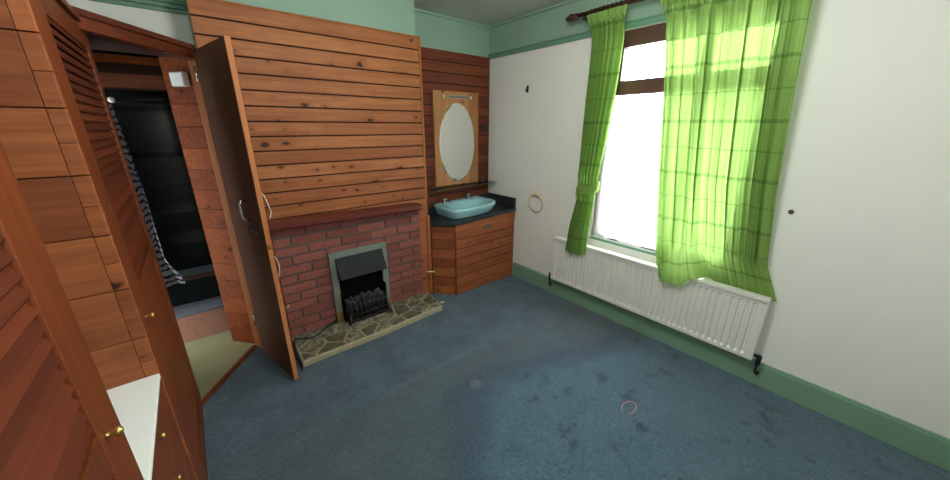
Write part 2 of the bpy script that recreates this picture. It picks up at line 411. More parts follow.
# ------------------------------------------------------------------ curtain pole and curtains
PX, PZ = -.12, 2.335
pole = empty('curtain_pole', (PX, -1.9, PZ), 'dark turned wooden curtain pole with rings above the window', 'curtain pole')
build('pole', nb('pole').tube([(PX, -1.1, PZ+.002), (PX, -2.75, PZ-.012)], .0155, 14), pole)
for y, s in ((-1.1, 1), (-2.75, -1)):
    build('finial', nb('pole').lathe((PX, y-.01*s, PZ), (0, s, 0), [(0, .0155), (.01, .024), (.02, .024), (.026, .014), (.036, .02), (.05, .027), (.066, .026), (.08, .018), (.09, .012), (.096, .015), (.104, .008), (.108, 0)]), pole)
for y in (-1.165, -2.68):
    mb = nb('pole').box(-.14, 0, y-.012, y+.012, PZ-.034, PZ-.016, .004).box(-.012, 0, y-.025, y+.025, PZ-.06, PZ+.02, .004)
    build('bracket', mb, pole)
ring_ys = [-1.225-.031*k for k in range(9)]+[-1.74-.08*k for k in range(10)]
for y in ring_ys:
    build('ring', nb('pole').torus((PX, y, PZ-.003), (.2, 1, 0), .0215, .003, 20, 6), pole)

def interp(tab, v):
    for a, b in zip(tab, tab[1:]):
        if v <= b[0]:
            k = (v-a[0])/(b[0]-a[0]); k = k*k*(3-2*k) if len(a) > 20 else k
            return [p+(q-p)*k for p, q in zip(a, b)]
    return list(tab[-1])
# right curtain : rows of v, yL, yR, x at left, x at right, zL, zR, fold amplitude
RC = [(0, -1.728, -2.41, -.152, -.152, 2.312, 2.298, .007),
      (.03, -1.728, -2.41, -.150, -.150, 2.27, 2.252, .010),
      (.10, -1.735, -2.415, -.12, -.115, 2.15, 2.13, .020),
      (.30, -1.785, -2.435, -.125, -.10, 1.78, 1.78, .024),
      (.60, -1.85, -2.475, -.135, -.07, 1.24, 1.22, .024),
      (.85, -1.92, -2.52, -.15, -.05, .80, .80, .018),
      (1.0, -1.955, -2.605, -.152, -.026, .622, .620, .010)]
ph = [random.uniform(0, 6.28) for _ in range(8)]
def smooth01(a, b, x):
    k = min(1, max(0, (x-a)/(b-a))); return k*k*(3-2*k)
FOLD = [(q, 1.15*(5/q)**.55, random.uniform(0, 6.28), random.uniform(-1.6, 1.6)) for q in (4.3, 7.1, 11.3, 16.7, 23.0, 31.0)]
def rcur(u, v):
    _, yl, yr, xl, xr, zl, zr, am = interp(RC, v)
    uu = u+.012*math.sin(u*17+ph[0])*(1-.3*v)
    y = yl+(yr-yl)*uu
    x = xl+(xr-xl)*smooth01(.35, .46, u)*1.0 if v > .8 else xl+(xr-xl)*u
    if 0.6 < v <= .8:
        k = (v-.6)/.2; x = (xl+(xr-xl)*u)*(1-k)+(xl+(xr-xl)*smooth01(.35, .46, u))*k
    z = zl+(zr-zl)*u
    f = sum(a*math.sin(2*PI*q*u+p+b*v+1.3*math.sin(5*u+p)) for q, a, p, b in FOLD)
    if v < .06: f = math.sin(u*2*PI*20)*1.1
    tail = .15 if (v > .8 and u > .25) else 1
    if v > .85 and u > .2: am *= .3
    x += am*f*.72
    y += am*.35*math.cos(u*2*PI*11.3+FOLD[2][2])
    # hem: near corner hangs lower in front of the radiator, the rest is tucked behind it
    if v > .85:
        k = (v-.85)/.15
        z += k*(-.078*smooth01(.0, .07, u)*(1-smooth01(.24, .35, u))+.02*(1-smooth01(0, .05, u))-.034*smooth01(.47, .54, u))
    return ((x, y, z), u*1.75, (1-v)*1.74)
cr = empty('curtain', (-.12, -2.1, .55), 'wide green checked curtain hanging open across the right of the window, hem on the radiator', 'curtain')
build('curtain_panel', nb('voile').sheet(rcur, 420, 90), cr, recalc=False)
def rhead(u, v):
    y = -1.722+(-2.415+1.722)*u
    return ((-.157+.007*math.sin(u*2*PI*20)-.004*math.sin(PI*v), y, 2.314-.06*v-.012*u), u*1.75, .02+v*.05)
build('heading_tape', nb('voile').sheet(rhead, 300, 6), cr, recalc=False)

LCT = [(0, -1.222, -1.505, 2.313), (.03, -1.228, -1.50, 2.275), (.06, -1.245, -1.495, 2.23), (.25, -1.235, -1.485, 1.88), (.45, -1.232, -1.452, 1.5), (.62, -1.232, -1.42, 1.2), (.68, -1.246, -1.405, 1.08), (.72, -1.243, -1.402, 1.02), (.85, -1.215, -1.395, .79), (1, -1.195, -1.392, .55)]
def lcur(u, v):
    _, yl, yr, z = interp(LCT, v)
    w = abs(yr-yl); am = .016+.012*math.sin(PI*min(1, v*1.5))
    if .62 < v < .74: am = .013
    if v > .74: am = .022
    f = math.sin(u*2*PI*6.5+.6+.5*math.sin(v*4))+.35*math.sin(u*2*PI*14+v)
    if v < .05: f = math.sin(u*2*PI*6); am = .0125
    z += -.02*math.sin(u*PI)*smooth01(.8, 1, v)-(.006*math.sin(u*2*PI*3+1)*smooth01(.8, 1, v))+.003*math.sin(u*2*PI*6)*(1-smooth01(0, .03, v))
    return ((-.12-.040*(1-smooth01(.02, .12, v))+am*f-.026*smooth01(.72, .9, v), yl+(yr-yl)*u+.006*math.cos(u*2*PI*6.5), z), u*1.1, (1-v)*1.74)
cl = empty('curtain', (-.12, -1.3, .55), 'narrow green checked curtain gathered and tied back at the left of the window', 'curtain')
build('curtain_panel', nb('voile').sheet(lcur, 220, 80), cl, recalc=False)
def tie(u, v):
    a = u*2*PI
    p = (-.105-.045*math.cos(a), -1.326+.100*math.sin(a)*(1+.0*v), 1.125-.07*v-.03*math.sin(a)*1+.012*math.sin(a*3))
    return (p, u*.5, v*.07)
build('tieback', nb('voile').sheet(tie, 60, 6), cl, recalc=False)
def tl_(u, v):
    return ((-.13-.012*math.sin(u*PI)+.02*v, -1.405-.038*math.sin(u*PI)*(1-.3*v), 1.19-.085*u-.02*v), u*.1, v*.05)
build('tieback_tail', nb('voile').sheet(tl_, 10, 6), cl, recalc=False)

# ------------------------------------------------------------------ radiator
RX0, RX1, RY0, RY1, RZ0, RZ1 = -.10, -.05, -2.578, -1.035, .197, .613
rad = empty('radiator', (-.075, (RY0+RY1)/2, RZ0), 'long white ribbed panel radiator under the window', 'radiator')
mb = nb('white_gloss'); n = 41; pts = []
pit = (RY1-RY0-.05)/n
prof = []
for k in range(n):
    y = RY0+.025+k*pit
    prof += [(RX0, y+.001), (RX0, y+pit*.42), (RX0+.0115, y+pit*.5), (RX0+.0115, y+pit*.9)]
prof = [(RX0, RY0), *prof, (RX0, RY1-.025), (RX0, RY1)]
def rowp(z, d=0): return [(x+d, y, z) for x, y in prof]
flat = lambda z: [(RX0, y, z) for x, y in prof]
mb.rings([flat(RZ0), flat(RZ0+.02), rowp(RZ0+.034), rowp(RZ1-.055), flat(RZ1-.04), flat(RZ1-.03)], False, False, closed=False, smooth=False)
mb.box(RX0+.013, RX1, RY0, RY1, RZ0, RZ1-.03)
build('panel', mb, rad)
mb = nb('white_gloss').box(RX0-.001, RX1+.004, RY0-.002, RY1+.002, RZ1-.026, RZ1, .005)
build('top_grille', mb, rad)
for ya in (RY0-.006, RY1): build('side_trim', nb('white_gloss').box(RX0-.002, RX1+.003, ya, ya+.006, RZ0, RZ1-.004, .002), rad)
for y, s in ((RY0, -1), (RY1, 1)):
    mb = nb('black' if s > 0 else 'hood').tube([(-.075, y, RZ0+.03), (-.075, y+.03*s, RZ0+.03)], .011, 10)
    mb.lathe((-.075, y+.032*s, RZ0-.03), (0, 0, 1), [(0, .010), (.008, .012), (.03, .012), (.036, .014), (.062, .014), (.07, .010), (.073, 0)], 12)
    v = build('valve', mb, rad, 'dark valve' if s > 0 else 'grey metal valve')
    build('pipe', nb('black').tube([(-.075, y+.032*s, RZ0-.025), (-.075, y+.032*s, RZ0-.08), (-.06, y+.04*s, RZ0-.1), (-.018, y+.045*s, RZ0-.105)], .0075, 8), v)
build('mount_bracket', nb('white_gloss').box(RX1, -.001, RY0+.2, RY0+.24, RZ0+.05, RZ1-.08), rad)
build('mount_bracket', nb('white_gloss').box(RX1, -.001, RY1-.24, RY1-.2, RZ0+.05, RZ1-.08), rad)

# ------------------------------------------------------------------ fireplace
BL, BR = -2.205, -1.05
fp = empty('fireplace', (-1.63, BY, 0), 'red brick fire surround with dark wooden mantel and crazy paving hearth', 'fireplace')
mb = nb('mortar').box(BL, BR, BY-.01, BY-.001, .04, .915); mb.mat('brick')
course, bl = .0715, .238; FX0, FX1, FZ1 = -1.865, -1.395, .65
for r in range(13):
    z0 = .048+r*course; z1 = min(z0+course-.012, .915)
    if z1-z0 < .02: continue
    x = BL-(0 if r % 2 else bl*.5)-random.uniform(0, .02)
    while x < BR:
        a, b = max(x, BL), min(x+bl-.012, BR)
        segs = [(a, b)]
        if z0 < FZ1-.03:
            segs = [(a, min(b, FX0+.03))] if a < FX0+.03 else []
            if b > FX1-.03: segs.append((max(a, FX1-.03), b))
        for p, q in segs:
            if q-p > .015: mb.box(p, q, BY-.02-random.uniform(0, .004), BY-.008, z0, z1, .003)
        x += bl
build('brick_surround', mb, fp)
mz = lambda x: .9545-.020*(x+1.655)/.575*.5-.0
mb = nb('mantel'); MY = -.385
mb.prism([(-2.232, MY, .968-.046), (-1.078, MY, .938-.040), (-1.078, MY, .938), (-2.232, MY, .968)], (0, -MY+BY-.0005, 0), .004)
build('mantel_shelf', mb, fp)
build('mantel_shelf_moulding', nb('mantel').prism([(-2.2, -.33, .902), (-1.09, -.33, .88), (-1.09, -.33, .90), (-2.2, -.33, .925)], (0, .075, 0), .003), fp)
hp = [(-2.206, BY-.002), (-2.216, -.625), (-1.62, -.625), (-1.045, -.588), (-1.0, BY-.002)]
mb = nb('pointing').prism([(x, y, 0) for x, y in hp], (0, 0, .046), .006)
hearth = build('hearth', mb, fp)
def clip(poly, p, nrm):
    out = []
    for i in range(len(poly)):
        a, b = poly[i], poly[(i+1) % len(poly)]
        da = (a[0]-p[0])*nrm[0]+(a[1]-p[1])*nrm[1]; db = (b[0]-p[0])*nrm[0]+(b[1]-p[1])*nrm[1]
        if da <= 0: out.append(a)
        if da*db < 0:
            k = da/(da-db); out.append((a[0]+(b[0]-a[0])*k, a[1]+(b[1]-a[1])*k))
    return out
rs = random.Random(4); seeds = []
for i in range(9):
    for j in range(3):
        seeds.append((-2.15+i*.135+rs.uniform(-.085, .085)+(j % 2)*.05, -.31-j*.13+rs.uniform(-.06, .06)))
inner = [(-2.19, BY-.022), (-2.198, -.608), (-1.62, -.608), (-1.06, -.572), (-1.018, BY-.022)]
mb = nb('stone')
for i, s_ in enumerate(seeds):
    poly = inner[::-1]
    for j, q in enumerate(seeds):
        if i == j or not poly: continue
        dx, dy = q[0]-s_[0], q[1]-s_[1]; d = math.hypot(dx, dy); nx, ny = dx/d, dy/d
        h = d/2-.0085
        poly = clip(poly, (s_[0]+nx*h, s_[1]+ny*h), (nx, ny))
    if len(poly) >= 3:
        try: mb.prism([(x, y, .04) for x, y in poly], (0, 0, .0125+rs.uniform(0, .003)), .0025)
        except Exception: pass
build('stone_paving', mb, hearth)
build('trim_board', nb('pine_cab').box(BR, BX1, BY-.012, BY+.0, 0, .93, .003), fp, 'orange pine upright at right of the bricks')
build('trim_bead', nb('pine_cab').box(BX1-.02, BX1+.012, BY-.024, BY-.012, 0, .80, .003), fp)

# electric fire
ef = empty('electric_fire', (-1.63, BY, .055), 'grey framed electric fire with black hood and coals in the brickwork', 'electric fire')
fy = BY-.044
mb = nb('pewter').box(FX0, FX0+.052, fy, fy+.018, .058, FZ1, .004).box(FX1-.052, FX1, fy, fy+.018, .058, FZ1, .004).box(FX0+.052, FX1-.052, fy, fy+.018, FZ1-.06, FZ1, .004)
fo = build('surround_frame', mb, ef)
build('frame_foot', nb('brass').box(FX0-.002, FX0+.05, fy-.003, fy+.012, .058, .15, .003), fo, 'brassy foot of left upright')
build('frame_foot', nb('brass').box(FX1-.02, FX1+.002, fy-.003, fy+.012, .058, .13, .003), fo, 'brassy foot of right upright')
mb = nb('matt_black').box(FX0+.05, FX1-.05, fy+.012, fy+.016, .058, FZ1-.055)
mb.box(FX0+.05, FX0+.062, fy-.04, fy+.012, .058, .30).box(FX1-.062, FX1-.05, fy-.04, fy+.012, .058, .30)
build('firebox', mb, ef)
hx0, hx1 = FX0+.042, FX1-.045
mb = nb('hood').prism([(hx0, fy, .600), (hx0, fy-.008, .602), (hx0, fy-.085, .445), (hx0, fy-.075, .44), (hx0, fy, .58)], (hx1-hx0, 0, 0), .002)
build('hood', mb, ef)
gy = fy-.085
mb = nb('black').box(FX0+.06, FX1-.06, gy-.01, fy, .058, .085, .004)
gr = build('grate', mb, ef)
for k in range(9):
    x = FX0+.085+k*(FX1-FX0-.17)/8
    build('bar', nb('black').tube([(x, gy, .085), (x, gy-.022, .12), (x, gy-.026, .17), (x, gy-.012, .215), (x, gy+.008, .225)], .0075, 8), gr)
build('rail', nb('black').tube([(FX0+.07, gy-.018, .205), (FX1-.07, gy-.018, .205)], .006, 8), gr)
build('rail', nb('black').tube([(FX0+.07, gy-.022, .13), (FX1-.07, gy-.022, .13)], .006, 8), gr)
build('leg', nb('black').tube([(FX0+.075, gy-.022, .14), (FX0+.07, gy-.03, .09), (FX0+.06, gy-.045, .066)], .008, 8), gr)
build('leg', nb('black').tube([(FX1-.075, gy-.022, .14), (FX1-.07, gy-.03, .09), (FX1-.06, gy-.045, .066)], .008, 8), gr)
rc = random.Random(11)
for k in range(26):
    b2 = bmesh.new(); bmesh.ops.create_icosphere(b2, subdivisions=2, radius=1)
    r = rc.uniform(.022, .036); off = Vector((rc.uniform(0, 9), rc.uniform(0, 9), 0))
    for v in b2.verts:
        d = 1+.22*math.sin(v.co.x*5+off.x)+.18*math.sin(v.co.y*6+off.y)+.15*math.cos(v.co.z*7+off.x)
        v.co = v.co*d*r
    i, j = k % 9, k//9
    c = Matrix.Translation((FX0+.088+i*(FX1-FX0-.176)/8+rc.uniform(-.01, .01), fy-.06+.022*j*.8, .172+.028*j+rc.uniform(-.006, .008)))
    m_ = MB().mat('coal'); m_._merge(b2, c, True); build('coal', m_, ef)
mb = nb('black').box(FX0+.068, FX1-.068, fy-.075, fy, .086, .18, .004); build('coal_bed', mb, ef)
tag(build('cord', nb('black').tube([(-1.868, BY-.03, .066), (-1.93, -.30, .066), (-2.02, -.36, .062), (-2.09, -.395, .062), (-2.14, -.36, .062), (-2.19, -.325, .062), (-2.205, -.36, .06), (-2.2205, -.43, .05), (-2.228, -.5, .012), (-2.225, -.60, .008), (-2.23, -.66, .008)], .006, 8)), 'black electric fire flex trailing over the left of the stone hearth', 'cord')
tag(build('cord', nb('white_cord').tube([(-2.214, BY-.006, 1.16), (-2.2, BY-.008, 1.13), (-2.185, BY-.008, 1.06), (-2.178, BY-.008, 1.02), (-2.188, BY-.008, .985), (-2.2, BY-.01, .968), (-2.2, BY-.012, .97)], .004, 6)), 'thin cream cable clipped on the planks just above the left mantel end', 'cord')
tag(build('cord', nb('white_cord').tube([(-2.216, BY-.03, .72), (-2.203, BY-.032, .69), (-2.196, BY-.033, .64), (-2.202, BY-.032, .59), (-2.216, BY-.03, .55), (-2.222, BY-.03, .42), (-2.215, BY-.03, .31), (-2.195, BY-.033, .30), (-2.185, BY-.035, .325)], .0045, 6)), 'cream cable looping down the left end of the brickwork', 'cord')
mb = nb('white_cord').tube([(-1.008, BY-.034, .262), (-.948, BY-.052, .255)], .007, 8).lathe((-.948, BY-.052, .255), (1, -.4, -.1), [(0, .009), (.012, .009), (.014, 0)], 10)
tag(build('pipe_stub', mb), 'short white pipe stub on the pine upright beside the vanity unit', 'pipe')
tag(build('plastic_peg', nb('white_cord').lathe((-.99, -.47, .008), (1, -.3, 0), [(0, .008), (.02, .008), (.024, .005), (.04, .005), (.041, 0)], 8)), 'tiny white plastic peg on the carpet off the right hearth corner', 'peg')

# ------------------------------------------------------------------ vanity unit, worktop, basin
def tz(x): return .735+.030*(x+.78)/.78          # the top runs slightly out of level
VY = -.435; VXL = -.775
van = empty('vanity_cabinet', (-.42, -.24, 0), 'corner cabinet faced in knotty reddish pine planks under the basin', 'cabinet')
mb = nb('brown_ply').prism([(VXL+.01, VY+.016, .002), (-.012, VY+.016, .002), (-.012, -.02, .002), (BX1+.02, -.02, .002), (BX1+.02, BY-.002, .002)], (0, 0, .69)); build('carcass', mb, van)
mb = nb('pine_cab')
ph_ = .094
for k in range(7):
    z0 = .004+k*ph_; z1 = z0+ph_-.006
    if z1 > .64: z1 = .64
    mb.box(VXL+.004, -.008, VY-.001, VY+.014, z0, z1, .0025)
fp_ = build('front_panel', mb, van)
d = Vector((BX1+.025-VXL, BY-.012-VY, 0)); 
mb = nb('pine_cab')
for k in range(7):
    z0 = .004+k*ph_; z1 = min(z0+ph_-.006, .64)
    a = Vector((VXL-.003, VY-.002, z0)); b = Vector((BX1+.028, BY-.016, z0)); n_ = Vector((b.y-a.y, a.x-b.x, 0)).normalized()*-.014
    if n_.x > 0 or n_.y > 0: pass
    off = Vector((.010, .012, 0))
    mb.prism([a, b, b+off, a+off], (0, 0, z1-z0), .0025)
build('corner_panel', mb, van)
mb = nb('pine_cab')
mb.prism([(VXL-.002, VY-.008, .643), (-.006, VY-.008, .643), (-.006, VY-.008, tz(0)-.036), (VXL-.002, VY-.008, tz(VXL)-.036)], (0, .018, 0), .002)
a = Vector((VXL-.006, VY-.007, .643)); b = Vector((BX1+.022, BY-.02, .643)); off = Vector((.012, .014, 0))
mb.prism([a, b, b+off, a+off], (0, 0, tz(-.95)-.036-.643), .002)
build('top_rail', mb, van)
build('corner_bead', nb('pine_dark').box(VXL-.009, VXL+.004, VY-.006, VY+.008, .003, .645, .003), van)
mb = nb('grey_plate').box(-.435, -.335, VY-.012, VY-.001, .612, .648, .004).box(-.42, -.35, VY-.022, VY-.012, .634, .642, .002)
build('handle', mb, van, 'grey metal recessed pull')
wt = empty('worktop', (-.4, -.24, .70), 'speckled black worktop with upstand around the blue basin', 'worktop')
tilt = .030/.78
hp = [(VXL-.012, VY-.018), (-.002, VY-.018), (-.002, -.016), (BX1+.016, -.016), (BX1+.016, BY-.006), (BX1+.018, BY-.03)]
mb = nb('black_gloss').prism([(x, y, tz(x)-.032) for x, y in hp], (0, 0, .032), .003); build('slab', mb, wt)
mb = nb('black_gloss').prism([(-.022, VY-.012, tz(0)), (-.022, -.02, tz(0)), (-.022, -.02, .868), (-.022, VY-.012, .868)], (.02, 0, 0), .003)
mb.prism([(BX1+.018, -.027, tz(-.95)+.001), (-.022, -.027, tz(0)+.001), (-.022, -.027, .868), (BX1+.018, -.027, .80)], (0, .010, 0), .003)
build('upstand', mb, wt)

bc = Vector((-.488, -.236)); HW, HD = .284, .200
def outl(k, sx, sy, z, n=64, cx=0, cy=0, eb=8.0, ef_=3.6):
    out = []
    for i in range(n):
        a = 2*PI*i/n; c, s_ = math.cos(a), math.sin(a); e = eb if s_ > 0 else ef_
        px = math.copysign(abs(c)**(2/e), c)*sx; py = math.copysign(abs(s_)**(2/e), s_)*sy
        x = bc.x+cx+px; y = bc.y+cy+py
        out.append((x, y, z+tilt*(x-bc.x)))
    return out
zt = tz(bc.x)
bas = empty('wash_basin', (bc.x, bc.y, zt), 'pale blue ceramic wash basin with two taps on the black worktop', 'basin')
rg = [outl(0, HW*.90, HD*.86, zt+.001, cy=.022), outl(0, HW*.93, HD*.9, zt+.02, cy=.016), outl(0, HW*.985, HD*.97, zt+.062, cy=.005), outl(0, HW, HD, zt+.078), outl(0, HW*1.005, HD*1.005, zt+.096),
      outl(0, HW*.985, HD*.98, zt+.104), outl(0, HW*.93, HD*.93, zt+.104),
      outl(0, HW*.82, HD*.66, zt+.100, cy=-.045, eb=3.2, ef_=2.5), outl(0, HW*.78, HD*.62, zt+.086, cy=-.045, eb=3, ef_=2.4), outl(0, HW*.66, HD*.5, zt+.04, cy=-.045, eb=2.6, ef_=2.3), outl(0, HW*.4, HD*.3, zt+.018, cy=-.04, eb=2, ef_=2), outl(0, HW*.08, HD*.1, zt+.012, cy=-.035, eb=2, ef_=2)]
build('bowl', nb('basin').rings(rg), bas, recalc=True)
for dx in (-.165, .135):
    x = bc.x+dx; y = -.085; z = zt+.104+tilt*dx
    mb = nb('chrome').lathe((x, y, z-.004), (0, 0, 1), [(0, .022), (.004, .022), (.008, .013), (.022, .013), (.026, .015), (.032, .015), (.036, .009), (.038, 0)], 14)
    mb.tube([(x, y, z+.018), (x+.008, y-.03, z+.026), (x+.014, y-.065, z+.022), (x+.016, y-.075, z+.010)], [.010, .010, .009, .0085], 10)
    tp_ = build('tap', mb, bas, 'chrome pillar tap')
    mb = nb('chrome'); 
    for q in range(4):
        a = q*PI/2+.5; mb.tube([(x, y, z+.042), (x+.026*math.cos(a), y+.026*math.sin(a), z+.043)], [.006, .0075], 8)
    mb.lathe((x, y, z+.033), (0, 0, 1), [(0, .009), (.01, .009), (.018, .006), (.02, 0)], 10)
    build('tap_handle', mb, tp_)
build('overflow', nb('chrome').lathe((bc.x-.02, bc.y+.078, zt+.078), (0, -.75, .6), [(0, .013), (.003, .013), (.004, .004), (.0045, 0)], 12), bas)
build('plug_hole', nb('chrome').lathe((bc.x, bc.y-.035, zt+.0125), (0, 0, 1), [(0, .022), (.003, .022), (.004, .012), (.0045, 0)], 14), bas)
ch = [(bc.x-.02, -.075, zt+.107), (bc.x+.0, -.095, zt+.109), (bc.x+.03, -.11, zt+.107), (bc.x+.05, -.09, zt+.108), (bc.x+.03, -.07, zt+.108)]
build('plug_chain', nb('chrome').tube(ch, .0028, 6), bas)

# mirror panel
mp_ = empty('wall_mirror', (-.44, -.02, 1.004), 'oval mirror on a tall pine backing board above the blue basin', 'mirror')
X0, X1 = -.710, -.173
mb = nb('pine_panel'); xs = [X0, X0+.135, X1-.125, X1]
for a, b in zip(xs, xs[1:]): mb.box(a, b-.0006, -.036, -.014, 1.004, 1.884, .002)
build('backing_board', mb, mp_)
mc = (-.445, 1.408); A, B = .214, .374
def ell(k, y, n=72): return [(mc[0]+A*k*math.cos(2*PI*i/n), y, mc[1]+B*k*math.sin(2*PI*i/n)) for i in range(n)]
mo = build('mirror_glass', nb('mirror').rings([ell(1, -.0365), ell(1, -.040), ell(.965, -.0425)], True, True, smooth=False), mp_)
for z in (1.745, 1.07):
    build('fixing_screw', nb('chrome').lathe((-.437+(.02 if z > 1.5 else 0), -.0425, z), (0, -1, 0), [(0, .007), (.003, .006), (.0045, 0)], 10), mo)
pl = empty('light_bracket', (-.44, -.036, 1.80), 'slim pale metal wall strip fixed above the oval mirror', 'wall light')
build('backplate', nb('cream').box(-.60, -.262, -.042, -.036, 1.822, 1.852, .002), pl)
build('diffuser_tube', nb('pewter').tube([(-.555, -.052, 1.837), (-.315, -.052, 1.837)], .0105, 12), pl, 'greyish glass tube')
for x in (-.585, -.285):
    build('end_cap', nb('chrome').lathe((x, -.051, 1.837), (1 if x < -.4 else -1, 0, 0), [(0, .008), (.004, .014), (.028, .014), (.032, .010), (.033, 0)], 12), pl)
# glass shelf
sh = empty('glass_shelf', (-.42, -.01, .99), 'narrow green-tinted glass shelf between mirror and basin', 'shelf')
build('glass', nb('shelf_glass').prism([(-.815, -.165, .985), (-.012, -.165, .996), (-.012, -.016, .996), (-.815, -.016, .985)], (0, 0, .007), .001), sh)
for x in (-.74, -.1):
    z = .985+.011*(x+.815)/.8
    mb = nb('grey_plate').box(x-.012, x+.012, -.15, -.013, z-.012, z-.0005, .003).box(x-.012, x+.012, -.03, -.013, z-.03, z+.02, .003)
    build('shelf_bracket', mb, sh)
sw = empty('pull_switch', (-.082, -.013, 1.51), 'small black square switch on dark planks right of the mirror', 'switch')
build('base', nb('black').box(-.115, -.048, -.024, -.0135, 1.52, 1.592, .004), sw)
build('rocker', nb('black_gloss').box(-.092, -.072, -.029, -.024, 1.542, 1.57, .002), sw)

# towel ring, hook, screw
tr = empty('towel_ring', (-.01, -.725, .95), 'cream plastic towel ring on the white wall beside the basin', 'towel ring')
mb = nb('cream').box(-.02, -.0005, -.775, -.685, .925, .962, .008); build('mount', mb, tr)
build('ring', nb('cream').torus((-.024, -.728, .868), (1, 0, 0.08), .085, .006, 48, 8), tr)
tag(build('wall_hook', nb('black').box(-.012, -.0005, -.549, -.531, 1.865, 1.925, .003).tube([(-.012, -.54, 1.885), (-.03, -.54, 1.878), (-.034, -.54, 1.895)], .005, 8)), 'small black hook high on white wall near the corner', 'hook')
tag(build('wall_plug', nb('nosing').lathe((-.0005, -2.548, 1.115), (-1, 0, 0), [(0, .013), (.004, .012), (.006, .006), (.0065, 0)], 12)), 'small brown wall plug on bare white wall right of the curtain', 'wall plug')
mb = nb('pink').tube([(-.832+.056*math.cos(a), -2.21+.034*math.sin(a), .006+.002*math.sin(a*3)) for a in [(-2.45+5.3*i/30) for i in range(31)]], .0032, 6)
tag(build('hair_band', mb), 'open pink elastic hair band lying on the blue carpet', 'hair band')

# ------------------------------------------------------------------ doorway: diagonal opening, header, reveal, stairs beyond
R0 = Vector((-2.392, -.20, 0)); L0 = Vector((-2.77, -.735, 0))
dd = (L0-R0).normalized(); nn = Vector((dd.y, -dd.x, 0))            # into the closet side?
if nn.y < 0: nn = -nn
def slab(mb, p, q, depth, z0, z1, off=0, bev=.003):
    p = Vector(p); q = Vector(q); e = (q-p).normalized(); n_ = Vector((-e.y, e.x, 0))
    if n_.dot(nn) < 0: n_ = -n_
    a, b = p+n_*off, q+n_*off
    mb.prism([(a.x, a.y, z0), (b.x, b.y, z0), (b.x+n_.x*depth, b.y+n_.y*depth, z0), (a.x+n_.x*depth, a.y+n_.y*depth, z0)], (0, 0, z1-z0), bev); return mb
mb = nb('header'); slab(mb, R0, L0, .05, 1.925, 1.995); slab(mb, R0, L0, .03, 1.972, 1.998, -.014)
struct('trim_6', mb)['label'] = 'dark wooden beam over the diagonal doorway'
mb = nb('brown_ply').prism([(-2.39, -.17, 1.955), (-2.77, -.70, 1.955), (-3.3, -.70, 1.955), (-3.3, 0, 1.955), (-2.39, 0, 1.955)], (0, 0, .02)); struct('ceiling_closet', mb)
mb = nb('header'); slab(mb, (-2.424, -.152, 0), (-2.765, -.617, 0), .03, 0, .022, 0, .004)
struct('trim_7', mb)['label'] = 'wooden threshold strip at the doorway'
mb = nb('lino').prism([(-2.40, -.13, 0), (-2.765, -.60, 0), (-3.4, -.60, 0), (-3.4, .3, 0), (-2.40, .3, 0)], (0, 0, .008)); struct('floor_closet', mb)
PA, PB = Vector((-2.418, -.128, 0)), Vector((-2.556, .04, 0))
mb = MB().mat('pine_reveal'); pd = (PB-PA).normalized(); pn = Vector((-pd.y, pd.x, 0))
if pn.x < 0: pn = -pn
z = 1.955
while z > .03:
    za = max(z-.13, .008)
    mb.prism([PA+Vector((0, 0, za+.001)), PB+Vector((0, 0, za+.001)), PB+pn*.018+Vector((0, 0, za+.001)), PA+pn*.018+Vector((0, 0, za+.001))], (0, 0, z-za-.002), .0015); z = za
struct('wall_reveal', mb)['label'] = 'orange pine reveal panel inside the doorway'
mb = nb('trim_pine').prism([PA+Vector((-.012, -.014, 0)), PA+Vector((.026, -.05, 0)), PA+Vector((.042, -.03, 0)), PA+Vector((.005, .005, 0))], (0, 0, 1.93), .002)
struct('trim_8', mb)['label'] = 'pale door lining on the right jamb'
# junction box on the reveal
jb = empty('junction_box', (-2.49, -.05, 1.77), 'white square plastic box high on the orange pine doorway reveal', 'junction box')
mid = PA+pd*.085; e = -pn
def onp(s_, z, o): return mid+pd*s_+e*o+Vector((0, 0, z))
build('box', nb('white_gloss').prism([onp(-.05, 1.79, .001), onp(.05, 1.79, .001), onp(.05, 1.868, .001), onp(-.05, 1.868, .001)], e*.03, .004), jb)
build('lid', nb('white_lam').prism([onp(-.044, 1.796, .031), onp(.044, 1.796, .031), onp(.044, 1.862, .031), onp(-.044, 1.862, .031)], e*.004, .0015), jb)
# wall above hall opening (inside), planked
mb = nb('pine_reveal').box(-3.4, -2.54, .045, .06, 1.905, 1.945, .002).mat('groove').box(-3.4, -2.54, .06, .075, 1.77, 1.95).mat('pine_dark').box(-3.4, -2.54, .048, .06, 1.778, 1.852, .002)
struct('wall_lintel', mb)['label'] = 'plank lintel inside the doorway'
# dark stairwell
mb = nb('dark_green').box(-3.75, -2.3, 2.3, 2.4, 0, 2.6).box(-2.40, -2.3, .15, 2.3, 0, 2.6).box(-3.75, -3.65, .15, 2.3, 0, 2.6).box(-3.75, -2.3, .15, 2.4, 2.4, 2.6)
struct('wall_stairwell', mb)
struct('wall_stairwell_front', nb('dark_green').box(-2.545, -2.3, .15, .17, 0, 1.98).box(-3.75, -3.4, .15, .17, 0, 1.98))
mb = MB()
st_y, hgt = [.235, .45, .67, .89, 1.11, 1.33], .215
for k, y in enumerate(st_y):
    z0, z1 = k*hgt, (k+1)*hgt+.015
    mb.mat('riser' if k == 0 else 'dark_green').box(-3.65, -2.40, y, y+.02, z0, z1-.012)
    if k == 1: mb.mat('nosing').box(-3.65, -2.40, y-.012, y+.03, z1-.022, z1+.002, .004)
    mb.mat('tread' if k < 2 else 'dark_green').box(-3.65, -2.40, y+.0, 2.3, z1-.014, z1)  # upper treads and risers take a dark colour for the stairwell shade
